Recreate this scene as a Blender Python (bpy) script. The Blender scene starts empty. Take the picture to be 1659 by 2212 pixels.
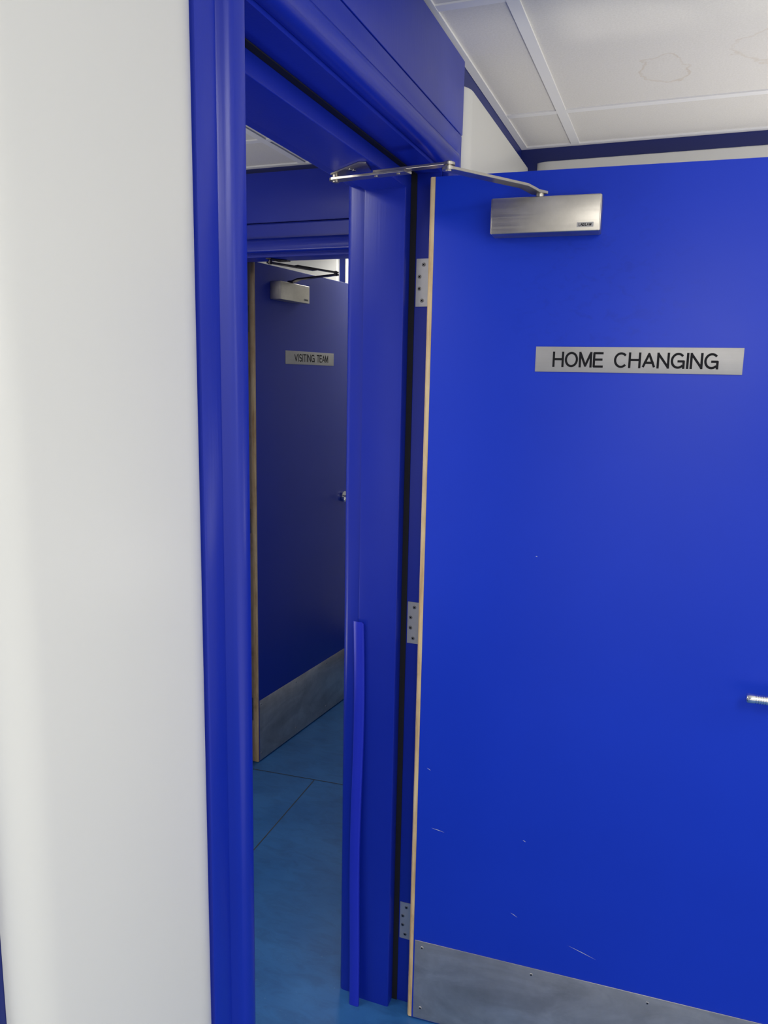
import bpy, bmesh, math
from mathutils import Vector, Matrix
from math import sin, cos, radians, pi

scene = bpy.context.scene
COL = scene.collection

# ------------------------------------------------------------------ materials
def new_mat(name):
    m = bpy.data.materials.new(name); m.use_nodes = True
    nt = m.node_tree; b = nt.nodes['Principled BSDF']
    return m, nt, b

def noise(nt, scale=(1,1,1), nscale=5, detail=4, rough=.5):
    tc = nt.nodes.new('ShaderNodeTexCoord'); mp = nt.nodes.new('ShaderNodeMapping')
    mp.inputs['Scale'].default_value = scale
    n = nt.nodes.new('ShaderNodeTexNoise'); n.inputs['Scale'].default_value = nscale
    n.inputs['Detail'].default_value = detail; n.inputs['Roughness'].default_value = rough
    nt.links.new(tc.outputs['Object'], mp.inputs[0]); nt.links.new(mp.outputs[0], n.inputs['Vector'])
    return n

def ramp(nt, src, stops):
    r = nt.nodes.new('ShaderNodeValToRGB')
    cr = r.color_ramp
    while len(cr.elements) < len(stops): cr.elements.new(.5)
    for e, (p, c) in zip(cr.elements, stops):
        e.position = p; e.color = (c[0], c[1], c[2], 1) if hasattr(c, '__len__') else (c, c, c, 1)
    nt.links.new(src, r.inputs[0]); return r

def bump(nt, b, src, strength, dist=.001):
    bp = nt.nodes.new('ShaderNodeBump'); bp.inputs['Strength'].default_value = strength
    bp.inputs['Distance'].default_value = dist
    nt.links.new(src, bp.inputs['Height']); nt.links.new(bp.outputs[0], b.inputs['Normal'])
    return bp

def math_node(nt, op, a, b=None):
    m = nt.nodes.new('ShaderNodeMath'); m.operation = op
    for i, v in enumerate((a, b)):
        if v is None: continue
        if isinstance(v, (int, float)): m.inputs[i].default_value = v
        else: nt.links.new(v, m.inputs[i])
    return m.outputs[0]

def mix_col(nt, fac, a, b, blend='MIX'):
    mx = nt.nodes.new('ShaderNodeMix'); mx.data_type = 'RGBA'; mx.blend_type = blend
    for key, v in (('Factor', fac), ('A', a), ('B', b)):
        if isinstance(v, (int, float)): mx.inputs[key].default_value = v
        elif isinstance(v, tuple): mx.inputs[key].default_value = (*v, 1)
        else: nt.links.new(v, mx.inputs[key])
    return mx.outputs['Result']

def paint(name, c1, c2, r1, r2, bscale, bn, bstr, bdist=.0003, spec=.5, rs=(.2,.8), smudge=None):
    m, nt, b = new_mat(name)
    col = None
    if c1 == c2: b.inputs['Base Color'].default_value = (*c1, 1)
    else:
        n = noise(nt, (1,1,1), 3, 3)
        col = ramp(nt, n.outputs[0], [(.25, c1), (.75, c2)]).outputs[0]
    if r1 == r2: b.inputs['Roughness'].default_value = r1
    else:
        n2 = noise(nt, (1,1,1.3), 5, 3, .5)
        rr = ramp(nt, n2.outputs[0], [(rs[0], r1), (rs[1], r2)])
        out = rr.outputs[0]
        if smudge:
            cx, cz, rad = smudge
            tc = nt.nodes.new('ShaderNodeTexCoord'); mp = nt.nodes.new('ShaderNodeMapping')
            mp.inputs['Location'].default_value = (-cx, 0, -cz)
            nt.links.new(tc.outputs['Object'], mp.inputs[0])
            ln = nt.nodes.new('ShaderNodeVectorMath'); ln.operation = 'LENGTH'; nt.links.new(mp.outputs[0], ln.inputs[0])
            mask = ramp(nt, ln.outputs['Value'], [(rad*.3, 1), (rad, 0)])
            n4 = noise(nt, (1,1,1.5), 34, 3, .6); n4.inputs['Distortion'].default_value = .6
            sm = ramp(nt, n4.outputs[0], [(.52, 0), (.66, 1)])
            k = math_node(nt, 'MULTIPLY', mask.outputs[0], sm.outputs[0])
            out = math_node(nt, 'ADD', out, math_node(nt, 'MULTIPLY', k, -.05))
            col = mix_col(nt, math_node(nt, 'MULTIPLY', k, .18), col, (.005,.016,.26))
        nt.links.new(out, b.inputs['Roughness'])
    if col is not None: nt.links.new(col, b.inputs['Base Color'])
    if bstr:
        n3 = noise(nt, bscale, bn, 2)
        bump(nt, b, n3.outputs[0], bstr, bdist)
    b.inputs['Specular IOR Level'].default_value = spec
    return m

M_TRIM = paint('blue_gloss_trim', (.004,.018,.32), (.005,.022,.36), .29, .35, (1,1,.03), 220, .4, spec=.45)
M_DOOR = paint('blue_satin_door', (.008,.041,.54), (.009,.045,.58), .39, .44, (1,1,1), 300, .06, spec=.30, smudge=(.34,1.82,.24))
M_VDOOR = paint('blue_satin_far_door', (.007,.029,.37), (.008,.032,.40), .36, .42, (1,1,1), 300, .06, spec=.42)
M_WALLB = paint('navy_wall_paint', (.004,.012,.13), (.004,.014,.15), .4, .5, (1,1,1), 150, .1)
M_STRIP = paint('blue_plastic_strip', (.012,.024,.46), (.014,.028,.52), .3, .4, (1,1,.3), 60, .3)
M_PANEL = paint('off_white_panel', (.67,.668,.625), (.67,.668,.625), .30, .30, (1,1,1), 14, 0)
M_WHITEWALL = paint('white_wall_paint', (.66,.67,.66), (.66,.67,.66), .5, .5, (1,1,1), 60, 0)
M_BLACK = paint('black_gap_strip', (.003,.003,.005), (.006,.006,.008), .6, .8, (1,1,1), 100, .2)
M_INK = paint('black_engraving', (.006,.006,.008), (.006,.006,.008), .6, .6, (1,1,1), 100, 0, spec=.2)
M_GRID = paint('grid_white', (.76,.755,.74), (.76,.755,.74), .5, .5, (1,1,1), 100, 0)
M_SCR = paint('pale_scratch', (.35,.38,.55), (.6,.62,.7), .5, .6, (1,1,1), 100, .05)

def steel(name, c1, c2, scale, r1=.28, r2=.42, mott=8, metal=1, streak=None):
    m, nt, b = new_mat(name)
    b.inputs['Metallic'].default_value = metal
    n = noise(nt, (1,1,1), mott, 6, .65)
    col = ramp(nt, n.outputs[0], [(.3, c1), (.7, c2)]).outputs[0]
    if streak:
        ns = noise(nt, (.5,1,1.2), 9, 4, .6); ns.inputs['Distortion'].default_value = 1.2
        rs = ramp(nt, ns.outputs[0], [(.35, .78), (.52, 1.0), (.66, 1.18)])
        col = mix_col(nt, .8, col, rs.outputs[0], 'MULTIPLY')
    nt.links.new(col, b.inputs['Base Color'])
    n2 = noise(nt, scale, 60, 5, .6)
    rr = ramp(nt, n2.outputs[0], [(.3, r1), (.7, r2)])
    nt.links.new(rr.outputs[0], b.inputs['Roughness'])
    bump(nt, b, n2.outputs[0], .15 if streak else .25, .0002)
    return m
M_STEEL = steel('brushed_steel', (.42,.395,.35), (.60,.57,.51), (.05,1,3))
M_KICK = steel('scuffed_steel_plate', (.46,.43,.39), (.66,.62,.57), (.05,1,3), .28, .40, 7, .8, True)
M_ARM = steel('nickel_steel', (.40,.375,.33), (.56,.53,.47), (1,1,1), .28, .38)
M_DARKARM = steel('dark_steel', (.06,.055,.055), (.12,.11,.11), (1,1,1), .3, .4)
M_CHROME = steel('chrome', (.7,.7,.7), (.8,.8,.8), (1,1,1), .12, .2)
M_HINGE = steel('hinge_steel', (.48,.47,.46), (.60,.59,.58), (1,1,1), .35, .5, 8, .8)
M_SCREWH = steel('screw_steel', (.30,.29,.28), (.40,.39,.38), (1,1,1), .3, .4, 8, 1)
M_PLATE = steel('satin_sign_metal', (.41,.40,.385), (.48,.47,.455), (.05,1,3), .5, .6, 8, .6)

def wood():
    m, nt, b = new_mat('bare_timber')
    n = noise(nt, (12,12,.6), 6, 6, .6)
    r = ramp(nt, n.outputs[0], [(.25, (.42,.25,.10)), (.5, (.70,.52,.28)), (.75, (.80,.68,.44))])
    n2 = noise(nt, (1,1,.5), 11, 5, .65)
    r2 = ramp(nt, n2.outputs[0], [(.28, (.35,.28,.2)), (.42, (.85,.8,.75)), (.55, (1,1,1))])
    nt.links.new(mix_col(nt, .85, r.outputs[0], r2.outputs[0], 'MULTIPLY'), b.inputs['Base Color']); b.inputs['Roughness'].default_value = .55
    bump(nt, b, n.outputs[0], .3, .0005)
    return m
M_WOOD = wood()

def floor_mat():
    m, nt, b = new_mat('blue_vinyl_floor')
    n = noise(nt, (1,1,1), 5, 8, .6)
    r = ramp(nt, n.outputs[0], [(.3, (.020,.108,.31)), (.7, (.032,.152,.40))])
    n2 = noise(nt, (1,1,1), 90, 3, .6)
    r2 = ramp(nt, n2.outputs[0], [(.68, 0), (.74, 1)])
    col = mix_col(nt, math_node(nt,'MULTIPLY',r2.outputs[0],.35), r.outputs[0], (.14,.27,.45))
    n5 = noise(nt, (1,2.4,1), 11, 6, .7); n5.inputs['Distortion'].default_value = .8
    r5 = ramp(nt, n5.outputs[0], [(.35, .72), (.55, 1)])
    col = mix_col(nt, .7, col, r5.outputs[0], 'MULTIPLY')
    nt.links.new(col, b.inputs['Base Color'])
    n3 = noise(nt, (1,1,1), 4, 6, .6)
    rr = ramp(nt, n3.outputs[0], [(.3, .36), (.7, .5)]); nt.links.new(rr.outputs[0], b.inputs['Roughness'])
    bump(nt, b, n2.outputs[0], .08, .0004)
    return m
M_FLOOR = floor_mat()
M_SEAM = paint('dark_floor_seam', (.035,.038,.035), (.055,.06,.055), .6, .7, (1,1,1), 50, 0)

def ceil_mat():
    m, nt, b = new_mat('mineral_ceiling_tile')
    n = noise(nt, (1,1,1), 220, 4, .7)
    r = ramp(nt, n.outputs[0], [(.3, (.62,.60,.555)), (.7, (.70,.68,.635))])
    col = r.outputs[0]
    for cx, cy, sx, rad, amt in ((.43,2.04,1.5,.085,.6),(.70,1.96,1.0,.12,.4)):
        tc = nt.nodes.new('ShaderNodeTexCoord'); mp = nt.nodes.new('ShaderNodeMapping')
        mp.inputs['Location'].default_value = (-cx*sx, -cy, 0); mp.inputs['Scale'].default_value = (sx,1,0)
        nt.links.new(tc.outputs['Object'], mp.inputs[0])
        nn = noise(nt, (1,1,1), 13, 4)
        add = nt.nodes.new('ShaderNodeVectorMath'); add.operation = 'MULTIPLY_ADD'
        nt.links.new(nn.outputs['Color'], add.inputs[0]); add.inputs[1].default_value = (.13,.13,0)
        sub = nt.nodes.new('ShaderNodeVectorMath'); sub.operation = 'ADD'; sub.inputs[1].default_value = (-.065,-.065,0)
        nt.links.new(mp.outputs[0], sub.inputs[0]); nt.links.new(sub.outputs[0], add.inputs[2])
        ln = nt.nodes.new('ShaderNodeVectorMath'); ln.operation = 'LENGTH'; nt.links.new(add.outputs[0], ln.inputs[0])
        st = ramp(nt, ln.outputs['Value'], [(.0, .02), (rad-.010, .06), (rad-.004, .75), (rad, .0)])
        nb = noise(nt, (1,1,1), 16, 4); rb = ramp(nt, nb.outputs[0], [(.35, .4), (.55, 1)])
        f = math_node(nt, 'MULTIPLY', math_node(nt,'MULTIPLY',st.outputs[0],amt), rb.outputs[0])
        col = mix_col(nt, f, col, (.46,.34,.20))
    nt.links.new(col, b.inputs['Base Color'])
    b.inputs['Roughness'].default_value = .9
    bump(nt, b, n.outputs[0], .4, .001)
    return m
M_CEIL = ceil_mat()

def emis(name, c, s):
    m, nt, b = new_mat(name)
    b.inputs['Emission Color'].default_value = (*c, 1); b.inputs['Emission Strength'].default_value = s
    b.inputs['Base Color'].default_value = (.8,.8,.8,1)
    return m

# ------------------------------------------------------------------ mesh helpers
def finish(name, bm, mat, parent=None, matrix=None, smooth=False, mats=None):
    bmesh.ops.recalc_face_normals(bm, faces=bm.faces[:])
    me = bpy.data.meshes.new(name); bm.to_mesh(me); bm.free()
    for m in (mats or [mat]): me.materials.append(m)
    if smooth:
        for p in me.polygons: p.use_smooth = True
        try: me.set_sharp_from_angle(angle=radians(35))
        except Exception: pass
    o = bpy.data.objects.new(name, me); COL.objects.link(o)
    if parent: o.parent = parent
    if matrix is not None: o.matrix_local = matrix
    return o

def add_box(bm, a, b, mapf=None, bev=0, mi=0):
    x0,x1 = sorted((a[0],b[0])); y0,y1 = sorted((a[1],b[1])); z0,z1 = sorted((a[2],b[2]))
    vs = [bm.verts.new(Vector((x,y,z))) for x in (x0,x1) for y in (y0,y1) for z in (z0,z1)]
    fs = [bm.faces.new([vs[i] for i in f]) for f in ((0,1,3,2),(4,6,7,5),(0,4,5,1),(2,3,7,6),(0,2,6,4),(1,5,7,3))]
    allv = set(vs)
    if bev:
        es = list({e for f in fs for e in f.edges})
        r = bmesh.ops.bevel(bm, geom=es, offset=bev, segments=3, profile=.5, affect='EDGES')
        allv = set(r['verts']) | {v for v in vs if v.is_valid}
        for f in r['faces']: f.material_index = mi
        fs = [f for f in fs if f.is_valid]
    for f in fs: f.material_index = mi
    if mapf:
        for v in allv: v.co = Vector(mapf(*v.co))
    return allv

def add_cyl(bm, p0, p1, r, seg=24, r2=None, mi=0):
    p0, p1 = Vector(p0), Vector(p1); d = p1-p0
    q = d.to_track_quat('Z','Y').to_matrix().to_4x4()
    M = Matrix.Translation((p0+p1)/2) @ q
    res = bmesh.ops.create_cone(bm, cap_ends=True, segments=seg, radius1=r, radius2=r if r2 is None else r2, depth=d.length, matrix=M)
    for v in res['verts']:
        for f in v.link_faces: f.material_index = mi
    return res['verts']

def add_bar(bm, pts, w, t):
    """flat bar following 3D points; w horizontal width, t vertical thickness"""
    pts = [Vector(p) for p in pts]
    rings = []
    n = len(pts)
    for i, p in enumerate(pts):
        a = pts[max(i-1,0)]; b = pts[min(i+1,n-1)]
        d = (b-a); s = Vector((-d.y,d.x,0)).normalized()
        rings.append([bm.verts.new(p + s*w/2*u + Vector((0,0,t/2*v))) for u,v in ((-1,-.8),(-.96,-1),(.96,-1),(1,-.8),(1,.8),(.96,1),(-.96,1),(-1,.8))])
    for a, b in zip(rings, rings[1:]):
        for k in range(8):
            bm.faces.new((a[k], a[(k+1)%8], b[(k+1)%8], b[k]))
    bm.faces.new(rings[0]); bm.faces.new(rings[-1][::-1])

def box_obj(name, a, b, mat, bev=0, parent=None, matrix=None, smooth=True):
    bm = bmesh.new(); add_box(bm, a, b, None, bev)
    return finish(name, bm, mat, parent, matrix, smooth)

def struct(o, label=None, cat=None):
    o['kind'] = 'structure'
    if label: o['label'] = label
    if cat: o['category'] = cat
    return o
def thing(o, label, cat, group=None):
    o['label'] = label; o['category'] = cat
    if group: o['group'] = group
    return o
def empty(name, loc=(0,0,0), rz=0):
    e = bpy.data.objects.new(name, None); e.location = loc; e.rotation_euler = (0,0,rz)
    e.empty_display_size = .05; COL.objects.link(e); return e

# ------------------------------------------------------------------ dimensions
WT = .17
YH, XV, YV = 1.72, -1.078, 2.70
W, ZT = .86, 2.064
ZC = 2.3322
YB = 2.5675
FZ = -.012
def map_home(u, v, z): return (-v, YH-u, z)
def map_vis(u, v, z): return (XV+u, YV-v, z)

# ------------------------------------------------------------------ room shell
bm = bmesh.new()
F = .02
add_box(bm, (-WT,-3.2,FZ), (0,.86-F,ZC+.1))
add_box(bm, (-WT,YH+F,FZ), (0,YB,ZC+.1))
add_box(bm, (-WT,.86-F,ZT+F), (0,YH+F,ZC+.1))
struct(finish('wall_left', bm, M_WALLB), 'navy painted partition wall around the open doorway', 'wall')
bm = bmesh.new()
add_box(bm, (-2.2,YV-WT,FZ), (XV-F,YV,ZC+.1))
add_box(bm, (XV-F,YV-WT,ZT+F), (-WT-.002,YV,ZC+.1))
add_box(bm, (XV+W+F,YV-WT,FZ), (-WT-.002,YV,ZC+.1))
struct(finish('wall_corridor', bm, M_WALLB), 'navy wall at the corridor end around the second doorway', 'wall')
struct(box_obj('wall_back', (0.0,YB,FZ), (3.1,YB+.12,ZC+.1), M_WALLB, smooth=False), 'navy wall behind the open door', 'wall')
struct(box_obj('wall_corridor_side', (-1.75,-1.5,FZ), (-1.65,YV-WT-.002,ZC+.1), M_WHITEWALL, smooth=False), 'off-white corridor wall', 'wall')
struct(box_obj('wall_visitor_back', (-2.3,4.1,FZ), (-.05,4.2,ZC+.1), M_WALLB, smooth=False), 'navy wall inside the second room', 'wall')
struct(box_obj('wall_visitor_right', (-.15,YV+.002,FZ), (-.05,4.098,ZC+.1), M_WHITEWALL, smooth=False), 'off-white wall inside the second room', 'wall')
struct(box_obj('floor', (-2.4,-3.4,FZ-.1), (3.2,4.3,FZ), M_FLOOR, smooth=False), 'blue vinyl floor with welded seams', 'floor')
struct(box_obj('ceiling', (-2.4,-3.4,ZC), (3.2,4.3,ZC+.1), M_CEIL, smooth=False), 'off-white mineral tile suspended ceiling with a water stain', 'ceiling')
bm = bmesh.new()
def seam(p, q, w=.0040):
    p, q = Vector((*p,FZ+.0008)), Vector((*q,FZ+.0008)); d = (q-p).normalized(); s = Vector((-d.y,d.x,0))*w/2
    bm.faces.new([bm.verts.new(v) for v in (p-s, q-s, q+s, p+s)])
seam((-1.2,2.632),(-.25,2.70)); seam((-.752,2.66),(-.715,1.0)); seam((-.715,1.0),(-.70,-1.4))
struct(finish('trim_9', bm, M_SEAM), 'dark welded seams in the blue vinyl floor', 'floor seam')

def grid(name, bars_x, bars_y, xr, yr, wall_edges):
    bm = bmesh.new(); z0 = ZC-.004; hw = .0125
    for x in bars_x: add_box(bm, (x-hw,yr[0],z0), (x+hw,yr[1],ZC))
    for y in bars_y: add_box(bm, (xr[0],y-hw,z0+.0004), (xr[1],y+hw,ZC))
    for a,b in wall_edges: add_box(bm, (*a,z0-.0005), (*b,ZC))
    return struct(finish(name, bm, M_GRID, smooth=False), 'pale metal suspended ceiling grid bars', 'ceiling grid')
grid('trim_10', [.168,.77,1.37,1.97,2.57], [2.25,1.58,.98,.38,-.22,-.82,-1.42,-2.02,-2.62], (.001,2.999), (-3.199,YB-.001),
     [((.001,-3.199),(.021,YB-.001)),((.021,YB-.021),(2.999,YB-.001))])
grid('trim_11', [-.735,-1.335], [2.25,1.65,1.05,.45,-.15,-.75], (-1.649,-WT-.001), (-1.499,YV-WT-.001),
     [((-1.649,YV-WT-.021),(-WT-.001,YV-WT-.001)),((-WT-.021,-1.499),(-WT-.001,YV-WT-.022))])

# ------------------------------------------------------------------ door frames
def sweep(name, prof, mapf, mat, label, close=True, w=W, zt=ZT, right=True, bottoms=FZ):
    bm = bmesh.new(); rows = []
    for t, v in prof:
        path = [(-t, bottoms), (-t, zt+t), (w+t, zt+t), (w+t, bottoms)]
        if not right: path = [(-t,bottoms), (-t, zt+t), (w+.002, zt+t)]
        rows.append([bm.verts.new(Vector(mapf(u, v, z))) for u, z in path])
    n = len(rows)
    for i in range(n):
        a, b = rows[i], rows[(i+1)%n]
        for k in range(len(a)-1): bm.faces.new((a[k], a[k+1], b[k+1], b[k]))
    bm.faces.new([r[0] for r in rows]); bm.faces.new([r[-1] for r in rows][::-1])
    o = finish(name, bm, mat, smooth=True)
    return struct(o, label, 'door frame')

lin = [(F,.001),(0,.001),(0,.07),(-.031,.07),(-.0325,.0706),(-.0338,.072),(-.034,.074),(-.034,.165),(-.0335,.1675),(-.031,.1685),(F,.1685)]
bead = [(0.007,0),(0.007,.010),(.0085,.016),(.012,.022),(.018,.0268),(.025,.029),(.033,.0292),(.041,.0275),(.047,.0235),(.051,.018),(.053,.013),(.0545,.011),(.057,.011),(.059,.013),(.095,.0148),(.0985,.0135),(.0995,.011),(.0995,0)]
outp = [(0,0),(0,.030),(.0012,.036),(.004,.0405),(.008,.043),(.014,.0445),(.026,.0445),(.036,.041),(.043,.035),(.048,.026),(.050,.022),(.095,.024),(.0995,.020),(.0995,0)]
arch_in = [(t, -h) for t, h in bead]
arch_out = [(t-.024, .1700+h) for t, h in outp]
for k, mp, rt in ((1, map_home, True), (4, map_vis, False)):
    sweep('trim_%d'%k, lin, mp, M_TRIM, 'royal blue gloss timber door lining with planted stop')
    sweep('trim_%d'%(k+1), arch_in, mp, M_TRIM, 'royal blue moulded architrave around the doorway', right=(k==1))
    sweep('trim_%d'%(k+2), arch_out, mp, M_TRIM, 'royal blue moulded architrave on the corridor side', right=rt)
struct(box_obj('trim_7', (.0005,.755,ZT+.1005), (.0150,1.822,ZC-.012), M_TRIM, .0015), 'royal blue board above the doorway architrave', 'door board')
struct(box_obj('trim_8', (-1.19,YV-WT-.014,ZT+.079), (-.209,YV-WT-.0005,ZC-.022), M_TRIM, .0015), 'royal blue board above the second doorway', 'door board')
for k, mp in ((12, map_home), (13, map_vis)):
    sl = [(-.0025,.056),(-.0025,.0695),(-.0005,.0695),(-.0005,.056)]
    o = sweep('trim_%d'%k, sl, mp, M_BLACK, 'black gap strip in the door rebate'); o['category'] = 'door seal'  # black strip along the gap between stop and hinge leaves

# ------------------------------------------------------------------ white wall panels
def panel(label, a0, a1, z0, z1, mapf, d=.024, r=.045, ends=(1,1), mat=M_PANEL, group='white wall panels'):
    prof = []; N = 10
    if ends[0]:
        for i in range(N+1):
            t = i/N*pi/2; prof.append((a0 + r*(1-cos(t)), d*sin(t)))
    else: prof += [(a0,0),(a0,d)]
    if ends[1]:
        for i in range(N+1):
            t = (1-i/N)*pi/2; prof.append((a1 - r*(1-cos(t)), d*sin(t)))
    else: prof += [(a1,d),(a1,0)]
    bm = bmesh.new(); lv = []
    for z, ins in ((z0,0),(z1-.006,0),(z1-.002,.0015),(z1,.006)):
        lv.append([bm.verts.new(Vector(mapf(a, max(.0,h-ins) if h>0 else h, z))) for a,h in prof])
    for A, B in zip(lv, lv[1:]):
        for i in range(len(A)-1): bm.faces.new((A[i],A[i+1],B[i+1],B[i]))
        bm.faces.new((A[-1],A[0],B[0],B[-1]))
    bm.faces.new(lv[0]); bm.faces.new(lv[-1][::-1])
    bmesh.ops.remove_doubles(bm, verts=bm.verts[:], dist=1e-6)
    o = finish('wall_panel', bm, mat, smooth=True)
    return thing(o, label, 'wall panel', group)
mx0 = lambda a,h,z: (h+.0004, a, z)
panel('off-white glossy wall panel with rounded edges beside the blue door frame', .452, .7595, .1, 2.27, mx0)
panel('off-white glossy wall panel with rounded edges on the navy wall', -.90, .375, .1, 2.27, mx0)
panel('narrow off-white wall panel between door frame and room corner', 1.829, 2.560, .1, 2.275, mx0, ends=(1,0))
panel('off-white wall panel behind the open blue door', .052, 2.6, .1, 2.285, lambda a,h,z:(a, YB-.0004-h, z), d=.02)
panel('off-white wall panel in the second room', -2.18, -1.297, .1, 2.29, lambda a,h,z:(a, 4.0996-h, z), d=.02, r=.012)
panel('off-white wall panel in the second room', -1.260, -.16, .1, 2.29, lambda a,h,z:(a, 4.0996-h, z), d=.02, r=.012)
struct(box_obj('baseboard_left', (.0005,-3.19,FZ), (.018,.755,.098), M_TRIM, .003), 'royal blue skirting board', 'skirting')
struct(box_obj('baseboard_left_far', (.0005,1.823,FZ), (.018,YB-.02,.098), M_TRIM, .003), 'royal blue skirting board', 'skirting')
struct(box_obj('baseboard_back', (.02,YB-.018,FZ), (2.99,YB-.0005,.098), M_TRIM, .003), 'royal blue skirting board', 'skirting')

# ------------------------------------------------------------------ stroke lettering
def arc(cx, cy, rx, ry, a0, a1, n=14):
    return [(cx+rx*cos(radians(a0+(a1-a0)*i/n)), cy+ry*sin(radians(a0+(a1-a0)*i/n))) for i in range(n+1)]
G = {
 'H': (.70, [[(0,0),(0,1)],[(.7,0),(.7,1)],[(0,.52),(.7,.52)]]),
 'O': (.84, [arc(.42,.5,.42,.5,0,360,28)]),
 'M': (.82, [[(0,0),(0,1)],[(.03,.97),(.41,.04)],[(.41,.04),(.79,.97)],[(.82,1),(.82,0)]]),
 'E': (.60, [[(.6,0),(0,0),(0,1),(.6,1)],[(0,.52),(.55,.52)]]),
 'C': (.78, [arc(.42,.5,.42,.5,42,318,22)]),
 'A': (.78, [[(0,0),(.39,.98)],[(.39,.98),(.78,0)],[(.13,.33),(.65,.33)]]),
 'N': (.70, [[(0,0),(0,1)],[(.02,.97),(.68,.03)],[(.7,0),(.7,1)]]),
 'G': (.82, [arc(.42,.5,.42,.5,42,318,22),[(.80,0),(.80,.46),(.46,.46)]]),
 'I': (.0, [[(0,0),(0,1)]]),
 'V': (.72, [[(0,1),(.36,.02)],[(.36,.02),(.72,1)]]),
 'S': (.60, [arc(.30,.74,.27,.26,25,270,14)+arc(.30,.25,.30,.25,80,-155,14)[1:]]),
 'T': (.66, [[(0,1),(.66,1)],[(.33,1),(.33,0)]]),
 'L': (.52, [[(0,1),(0,0),(.52,0)]]),
 'D': (.70, [[(0,0),(0,1),(.3,1)]+arc(.3,.5,.4,.5,90,-90,14)+[(0,0)]]),
 'W': (1.0, [[(0,1),(.25,0)],[(.25,0),(.5,.9)],[(.5,.9),(.75,0)],[(.75,0),(1.0,1)]]),
}
def lettering(text, h, x0, x1, z0, stroke, parent, yoff, mat=M_INK, gap=.24):
    """flat stroke letters in the parent's xz plane, facing -y, square stroke ends"""
    cur = 0; lines = []
    for ch in text:
        w, st = G[ch]
        for s in st: lines.append([(cur+x, y) for x, y in s])
        cur += w + gap
    cur -= gap; kx = (x1-x0)/cur
    bm = bmesh.new(); lvl = [0]
    def poly(pts):
        lvl[0] += 1; y = yoff - .000004*(lvl[0]%40)
        bm.faces.new([bm.verts.new((p[0], y, p[1])) for p in pts])
    ends = [tuple(round(c,4) for c in l[i]) for l in lines for i in (0,-1)]
    for l in lines:
        P = [Vector((x0+x*kx, z0+y*h)) for x,y in l]
        for i, (a, b) in enumerate(zip(P, P[1:])):
            d = (b-a).normalized(); s = Vector((-d.y,d.x))*stroke
            a2 = a-d*stroke if (i==0 and len(P)<6) else a
            b2 = b+d*stroke if (i==len(P)-2 and len(P)<6 and abs(d.x*d.y)<.01) else b
            if abs(d.x*d.y) >= .01: a2 = a
            poly([a2-s, b2-s, b2+s, a2+s])
        for i, (p, q) in enumerate(zip(P, l)):
            inner = 0 < i < len(P)-1
            if inner or ends.count((round(q[0],4), round(q[1],4))) > 1:
                poly([p+Vector((cos(k*pi/6),sin(k*pi/6)))*stroke for k in range(12)])
    me = bpy.data.meshes.new('lettering'); bm.to_mesh(me); bm.free(); me.materials.append(mat)
    o = bpy.data.objects.new('lettering', me); COL.objects.link(o); o.parent = parent
    return o

# ------------------------------------------------------------------ screws
def screw_mesh(bm, c, n, r, mi0=0, mi1=1):
    c = Vector(c); n = Vector(n).normalized()
    add_cyl(bm, c, c+n*.0012, r, 16, r*.85, mi=mi0)
    t = n.orthogonal().normalized(); s = n.cross(t)
    for a in (t, s):
        b = n.cross(a)
        vs = [bm.verts.new(c+n*.00135+a*r*.65*i+b*r*.2*j) for i,j in ((-1,-1),(1,-1),(1,1),(-1,1))]
        f = bm.faces.new(vs); f.material_index = mi1
def screw(c, n, r, parent, mat=M_CHROME):
    bm = bmesh.new(); screw_mesh(bm, c, n, r)
    return finish('screw', bm, mat, parent, mats=[mat, M_INK])

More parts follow.
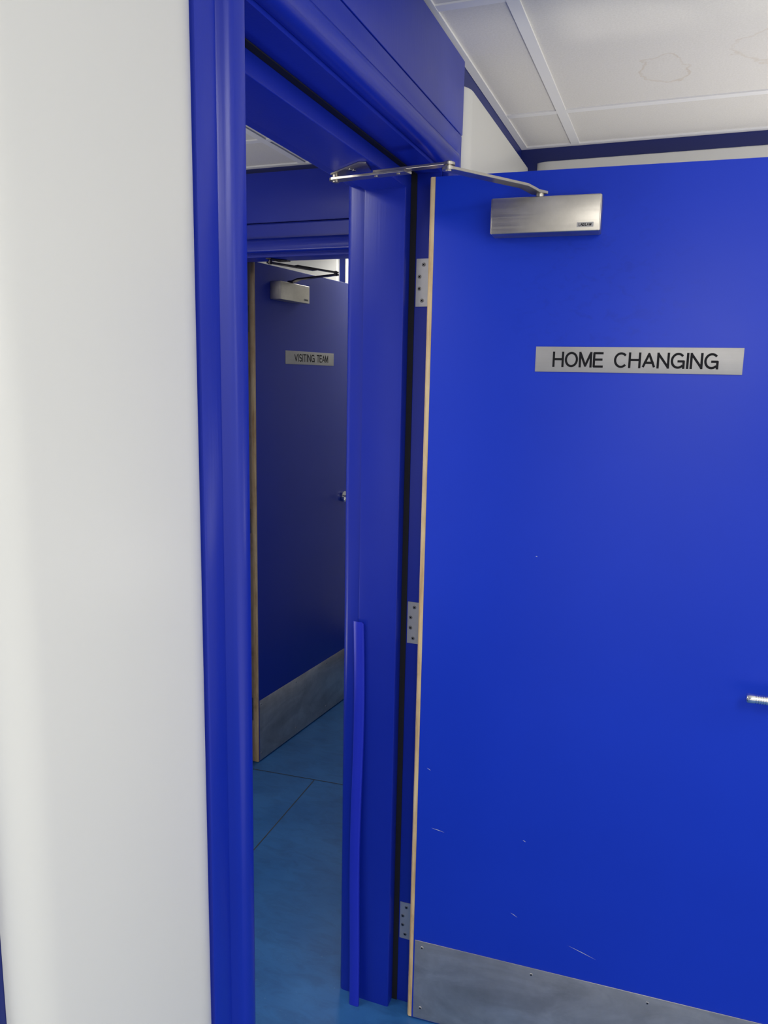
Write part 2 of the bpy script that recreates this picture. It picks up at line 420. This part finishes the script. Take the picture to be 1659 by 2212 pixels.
# ------------------------------------------------------------------ doors
def make_door(name, origin, rz, mat, mapf, kick_top, hz, label, hinges, e0, e1, hx=0):
    D = empty(name, origin, rz); struct(D, label, 'door')
    DW, DT, Z0, Z1 = .845, .041, FZ+.003, 2.045
    box_obj('leaf', (e1,0,Z0), (DW,DT,Z1), mat, .0012, D)
    bm = bmesh.new()
    prof = [(e1-.0001,.0004),(e0+.0035,.0004),(e0,.004),(e0,DT-.001),(e1-.0001,DT-.001)]
    lo = [bm.verts.new((x,y,Z0+.0005)) for x,y in prof]; hi = [bm.verts.new((x,y,Z1-.0005)) for x,y in prof]
    for i in range(5): bm.faces.new((lo[i],lo[(i+1)%5],hi[(i+1)%5],hi[i]))
    bm.faces.new(lo); bm.faces.new(hi)
    o = finish('lipping', bm, M_WOOD, D); o['label'] = 'bare pale timber edge strip'
    kp = box_obj('kick_plate', (e1+.004,-.0016,Z0+.003), (DW-.008,-.0001,kick_top), M_KICK, .0005, D); kp['label'] = 'scuffed brushed steel kick plate'
    for s in (.022,.296,.564,.80):
        screw((s,-.0016,kick_top-.018),(0,-1,0),.0042,kp,M_HINGE)
        screw((s,-.0016,.025),(0,-1,0),.0042,kp,M_HINGE)
    H = empty('handle'); H.parent = D; H.location = (hx,0,0); H['label'] = 'chrome lever handle with ringed grip'
    hs = .785
    bm = bmesh.new(); add_cyl(bm, (hs,-.0005,hz),(hs,-.009,hz),.026,40); 
    finish('rose', bm, M_CHROME, H, smooth=True)
    bm = bmesh.new(); add_cyl(bm,(hs,-.009,hz),(hs,-.052,hz),.0095,28)
    x = hs+.0095; prof=[(x,.001),(x,.0098),(.732,.0098)]
    xx=.732
    for i in range(5): prof += [(xx-.0005,.0086),(xx-.0018,.0086),(xx-.0022,.0100),(xx-.0045,.0100)]; xx -= .0045
    prof += [(.699,.0100),(.6965,.0088),(.6955,.0072),(.6955,.001)]
    rings=[]
    for a,r in prof: rings.append([bm.verts.new((a,-.052+r*cos(k*2*pi/28),hz+r*sin(k*2*pi/28))) for k in range(28)])
    for A,B in zip(rings,rings[1:]):
        for k in range(28): bm.faces.new((A[k],A[(k+1)%28],B[(k+1)%28],B[k]))
    bm.faces.new(rings[0]); bm.faces.new(rings[-1])
    finish('lever', bm, M_CHROME, H, smooth=True)
    Mi = Matrix.Translation(origin) @ Matrix.Rotation(rz,4,'Z'); Mi = Mi.inverted()
    wm = lambda u,v,z: Mi @ Vector(mapf(u,v,z))
    for zc in hinges:
        Hn = empty('hinge'); Hn.parent = D; Hn['label'] = 'satin steel butt hinge'
        bm = bmesh.new(); add_box(bm,(.0004,.002-e0,zc-.052),(.0018,.053,zc+.052),wm)
        fl = finish('frame_leaf', bm, M_HINGE, Hn)
        nrm = (Mi.to_3x3() @ (Vector(mapf(1,0,0))-Vector(mapf(0,0,0))))
        for dz,v in ((.039,.036),(.013,.045),(-.013,.045),(-.039,.038)):
            screw(wm(.0018,v,zc+dz), nrm, .0046, fl, M_SCREWH)
        box_obj('door_leaf_plate', (e0-.0013,.022,zc-.050),(e0-.0001,DT-.002,zc+.050), M_HINGE if name=='door_1' else M_SCREWH, 0, Hn)
        bm = bmesh.new(); c = wm(-.001,-.0065,zc); add_cyl(bm, c-Vector((0,0,.052)), c+Vector((0,0,.052)), .006, 20)
        finish('knuckle', bm, M_HINGE, Hn, smooth=True)
    return D

TH = radians(2.8985); PH = radians(90-5.5525)
O1 = Vector((0,1.6763,0)); O2 = Vector((-1.034,2.698,0))
D1 = make_door('door_1', O1, TH, M_DOOR, map_home, .217, .992, 'royal blue open door with bare timber edge and steel kick plate', (1.832,1.036,.228), -.0125, -.001)
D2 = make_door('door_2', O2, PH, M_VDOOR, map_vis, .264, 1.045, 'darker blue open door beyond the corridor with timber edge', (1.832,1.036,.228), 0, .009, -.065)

bm = bmesh.new()
def scratch(a, b, w=.0012):
    a, b = Vector((a[0],-.0003,a[1])), Vector((b[0],-.0003,b[1])); d=(b-a).normalized(); s=Vector((-d.z,0,d.x))*w/2
    m=(a+b)/2+s*.8
    bm.faces.new([bm.verts.new(v) for v in (a, m-s*1.2, b, m+s)])
for a,b,w in (((.035,.534),(.070,.528),.0016),((.375,.300),(.445,.278),.0016),((.238,.352),(.256,.343),.0014),((.258,.548),(.266,.545),.0016),
            ((.252,1.237),(.257,1.236),.002),((.02,.69),(.03,.684),.0012)):
    scratch(a,b,w)
o = finish('scratch_marks', bm, M_SCR, D1); o['label'] = 'short pale scratches in the paint'

# ------------------------------------------------------------------ signs
def make_sign(words, origin, rz, s0, s1, z0, z1, tz, th, stroke, label):
    S = empty('door_sign', origin, rz); thing(S, label, 'sign')
    box_obj('sign_plate', (s0,-.0020,z0),(s1,-.0002,z1), M_PLATE, .0004, S)
    for text, a, b in words: lettering(text, th, a, b, tz, stroke, S, -.00206)
    return S
make_sign((('HOME',.2680,.3665),('CHANGING',.3925,.5890)), O1, TH, .2299,.6354,1.6396,1.6919, 1.6520,.0272,.0023, 'satin metal sign reading HOME CHANGING on the blue door')
make_sign((('VISITING',.286,.446),('TEAM',.468,.562)), O2, PH, .217,.616,1.665,1.720, 1.6790,.0278,.0025, 'satin metal sign reading VISITING TEAM on the far door')

# ------------------------------------------------------------------ door closers
def make_closer(origin, rz, s0, s1, spin, elbow, pivot, mats, label, brk):
    C = empty('door_closer', origin, rz); thing(C, label, 'door closer')
    Mi = (Matrix.Translation(origin) @ Matrix.Rotation(rz,4,'Z')).inverted()
    zb, zt = 1.914, 1.984
    bm = bmesh.new(); add_box(bm,(s0,-.050,zb),(s1,-.0004,zt),None,.0022)
    finish('body', bm, mats[0], C, smooth=True)
    for a,b in ((s0-.0012,s0+.004),(s1-.004,s1+.0012)):
        bm = bmesh.new(); add_box(bm,(a,-.0485,zb+.0015),(b,-.0015,zt-.0015),None,.0008)
        finish('end_cap', bm, mats[0], C, smooth=True)
    lb = box_obj('name_label', (s1-.044,-.0507,zb+.008),(s1-.012,-.0500,zb+.017), M_PLATE, 0, C)
    lettering('LAIDLAW', .0048, s1-.040, s1-.016, zb+.0101, .0005, lb, -.05075)
    sp, el, pv = (Mi @ Vector(p) for p in (spin, elbow, pivot))
    bm = bmesh.new(); add_cyl(bm,(sp.x,sp.y,zt-.001),(sp.x,sp.y,zt+.012),.009,24)
    finish('spindle', bm, mats[1], C, smooth=True)
    za = el.z; d = (el-sp)
    bm = bmesh.new()
    zs = [zt+.009, zt+.009, zt+.012, zt+.016, za-.004]; ts = [-.04,.06,.11,.19,1.0]
    add_bar(bm, [Vector((sp.x,sp.y,0))+Vector((d.x,d.y,0))*t+Vector((0,0,z)) for t,z in zip(ts,zs)], .025, .0055)
    add_cyl(bm,(el.x,el.y,za-.0068),(el.x,el.y,za-.0012),.0125,24)
    finish('arm', bm, mats[1], C, smooth=True)
    bm = bmesh.new(); add_cyl(bm,(el.x,el.y,za-.0085),(el.x,el.y,za-.0068),.006,6); add_cyl(bm,(el.x,el.y,za-.0012),(el.x,el.y,za+.008),.0070,24); add_cyl(bm,(el.x,el.y,za+.008),(el.x,el.y,za+.0100),.0065,24,.005)
    finish('elbow_joint', bm, mats[2], C, smooth=True)
    e2 = Vector((el.x,el.y,za+.0045)); p2 = Vector((pv.x,pv.y,pv.z))
    bm = bmesh.new(); add_bar(bm,[e2, e2.lerp(p2,.62)], .021, .0045); add_cyl(bm, e2-Vector((0,0,.0023)), e2+Vector((0,0,.0023)), .0115, 24)
    finish('forearm', bm, mats[1], C, smooth=True)
    bm = bmesh.new(); a = e2.lerp(p2,.34)-Vector((0,0,.0048)); b = p2-Vector((0,0,.0048)); add_bar(bm,[a,b],.026,.0045); add_cyl(bm,b-Vector((0,0,.0023)),b+Vector((0,0,.0023)),.0130,24)
    for t in (.12,.42): 
        q=a.lerp(b,t); add_cyl(bm,q-Vector((0,0,.0040)),q-Vector((0,0,.002)),.004,12)
    finish('forearm_slider', bm, mats[1], C, smooth=True)
    bm = bmesh.new()
    add_cyl(bm, b-Vector((0,0,.0055)), p2+Vector((0,0,.0045)), .0065, 24)
    P = [Mi @ Vector(p) for p in brk]
    lo=[bm.verts.new(p) for p in P]; hi=[bm.verts.new(p+Vector((0,0,.003))) for p in P]; n=len(P)
    bm.faces.new(lo); bm.faces.new(hi[::-1])
    for i in range(n): bm.faces.new((lo[i],lo[(i+1)%n],hi[(i+1)%n],hi[i]))
    br = finish('frame_bracket', bm, mats[1], C, smooth=False)
    c0 = sum(P, Vector())/n
    for k in (0.35,-.35):
        screw(c0 + (P[1]-P[0])*k*.8, (0,0,-1), .004, br, mats[1])
    return C
ZB = 2.0265
make_closer(O1, TH, .131,.347, (.228,1.650,1.99), (.0915,1.459,2.006), (-.170,1.534,2.022), (M_STEEL,M_ARM,M_ARM),
    'brushed steel overhead door closer with jointed arm to the frame',
    [(-.180,1.530,ZB),(-.172,1.546,ZB),(-.090,1.530,ZB),(-.078,1.470,ZB),(-.092,1.466,ZB)])
make_closer(O2, PH, .110,.326, (-.985,2.915,1.99), (-.752,2.835,2.008), (-.884,2.556,2.020), (M_STEEL,M_DARKARM,M_DARKARM),
    'brushed steel door closer with dark jointed arm on the far door',
    [(-.896,2.545,ZB),(-.876,2.545,ZB),(-.84,2.60,ZB),(-.84,2.628,ZB),(-.885,2.628,ZB)])

# ------------------------------------------------------------------ loose edge protector strip on the jamb
bm = bmesh.new(); N = 24; rings=[]
for i in range(N+1):
    t = i/N; z = 1.030*(1-t)+(FZ+.001)*t
    bow = .004*sin(t*pi*2.3)+.002*sin(t*9)
    y = 1.6855 - .008 - .022*t**1.6
    x0 = -.179+bow*.6+.009*t; x1 = x0+.0265-.001*t
    prof = [(x0,y+.002),(x0+.003,y),(x1-.003,y),(x1,y+.002),(x1,y+.0078),(x0,y+.0078)]
    rings.append([bm.verts.new((x,yy,z + (.004 if (i==0 and k<3) else 0))) for k,(x,yy) in enumerate(prof)])
for A,B in zip(rings,rings[1:]):
    for k in range(6): bm.faces.new((A[k],A[(k+1)%6],B[(k+1)%6],B[k]))
bm.faces.new(rings[0]); bm.faces.new(rings[-1])
thing(finish('edge_protector', bm, M_STRIP, smooth=True), 'bowed loose blue plastic edge strip on the lower door jamb', 'edge protector')

# ------------------------------------------------------------------ lights
M_EM = emis('light_diffuser', (1,.97,.92), 3)
def light_panel(x, y, sx, sy, power, col=(1,.975,.935)):
    L = empty('ceiling_light', (x,y,ZC)); thing(L, 'recessed white fluorescent ceiling light panel', 'ceiling light')
    bm = bmesh.new(); add_box(bm,(-sx/2,-sy/2,-.012),(sx/2,sy/2,-.007))
    finish('housing', bm, M_GRID, L)
    bm = bmesh.new(); add_box(bm,(-sx/2+.02,-sy/2+.02,-.0135),(sx/2-.02,sy/2-.02,-.0121))
    finish('diffuser', bm, M_EM, L)
    ld = bpy.data.lights.new('lamp','AREA'); ld.shape='RECTANGLE'; ld.size=sx-.05; ld.size_y=sy-.05; ld.energy=power; ld.color=col
    lo = bpy.data.objects.new('lamp', ld); COL.objects.link(lo); lo.parent = L; lo.location = (0,0,-.02)
light_panel(1.07,-.52,.57,1.17,22)
light_panel(2.27,.5,.57,1.17,6)
light_panel(1.07,-2.3,.57,1.17,17)
light_panel(-1.03,.75,.57,.57,13)
light_panel(-1.0,3.75,.57,.57,4)
def add_ceiling_fill(loc, target, size, power, spread):  # added fill light, no fixture here; only brightens the ceiling
    ld = bpy.data.lights.new('ceiling_fill','AREA'); ld.shape='DISK'; ld.size=size; ld.energy=power; ld.color=(1,.955,.89); ld.spread=radians(spread)
    o = bpy.data.objects.new('ceiling_fill', ld); COL.objects.link(o); o.location = loc
    o.rotation_euler = (Vector(target)-Vector(loc)).to_track_quat('-Z','Y').to_euler()
    thing(o, 'added warm fill light for the ceiling, without a fixture', 'lamp')
add_ceiling_fill((1.25,2.12,1.25), (.95,2.05,2.33), .6, 8, 150)
add_ceiling_fill((1.20,.55,1.70), (1.10,.75,2.33), .7, 6.5, 150)
add_ceiling_fill((-1.35,.9,.5), (-1.15,1.6,2.33), .4, 8, 120)

w = bpy.data.worlds.new('World'); scene.world = w; w.use_nodes = True
w.node_tree.nodes['Background'].inputs[0].default_value = (1,.98,.94,1)
w.node_tree.nodes['Background'].inputs[1].default_value = 1.0

scene.view_settings.view_transform = 'Standard'
scene.view_settings.look = 'None'

# ------------------------------------------------------------------ camera
yaw, p, r = radians(20.4142), radians(9.9634), radians(1.1153)
Fh = Vector((-sin(yaw), cos(yaw), 0)); R0 = Vector((cos(yaw), sin(yaw), 0)); Z = Vector((0,0,1))
Fw = Fh*cos(p) - Z*sin(p); U0 = Fh*sin(p) + Z*cos(p)
X = R0*cos(r) + U0*sin(r); Y = -R0*sin(r) + U0*cos(r)
cam = bpy.data.cameras.new('camera'); cam.sensor_fit = 'VERTICAL'; cam.sensor_height = 36; cam.lens = 1675.34/2212*36; cam.clip_start = .01
co = bpy.data.objects.new('camera', cam); COL.objects.link(co)
M = Matrix((X, Y, -Fw)).transposed().to_4x4(); M.translation = Vector((.5203,0,1.6246)); co.matrix_world = M
scene.camera = co
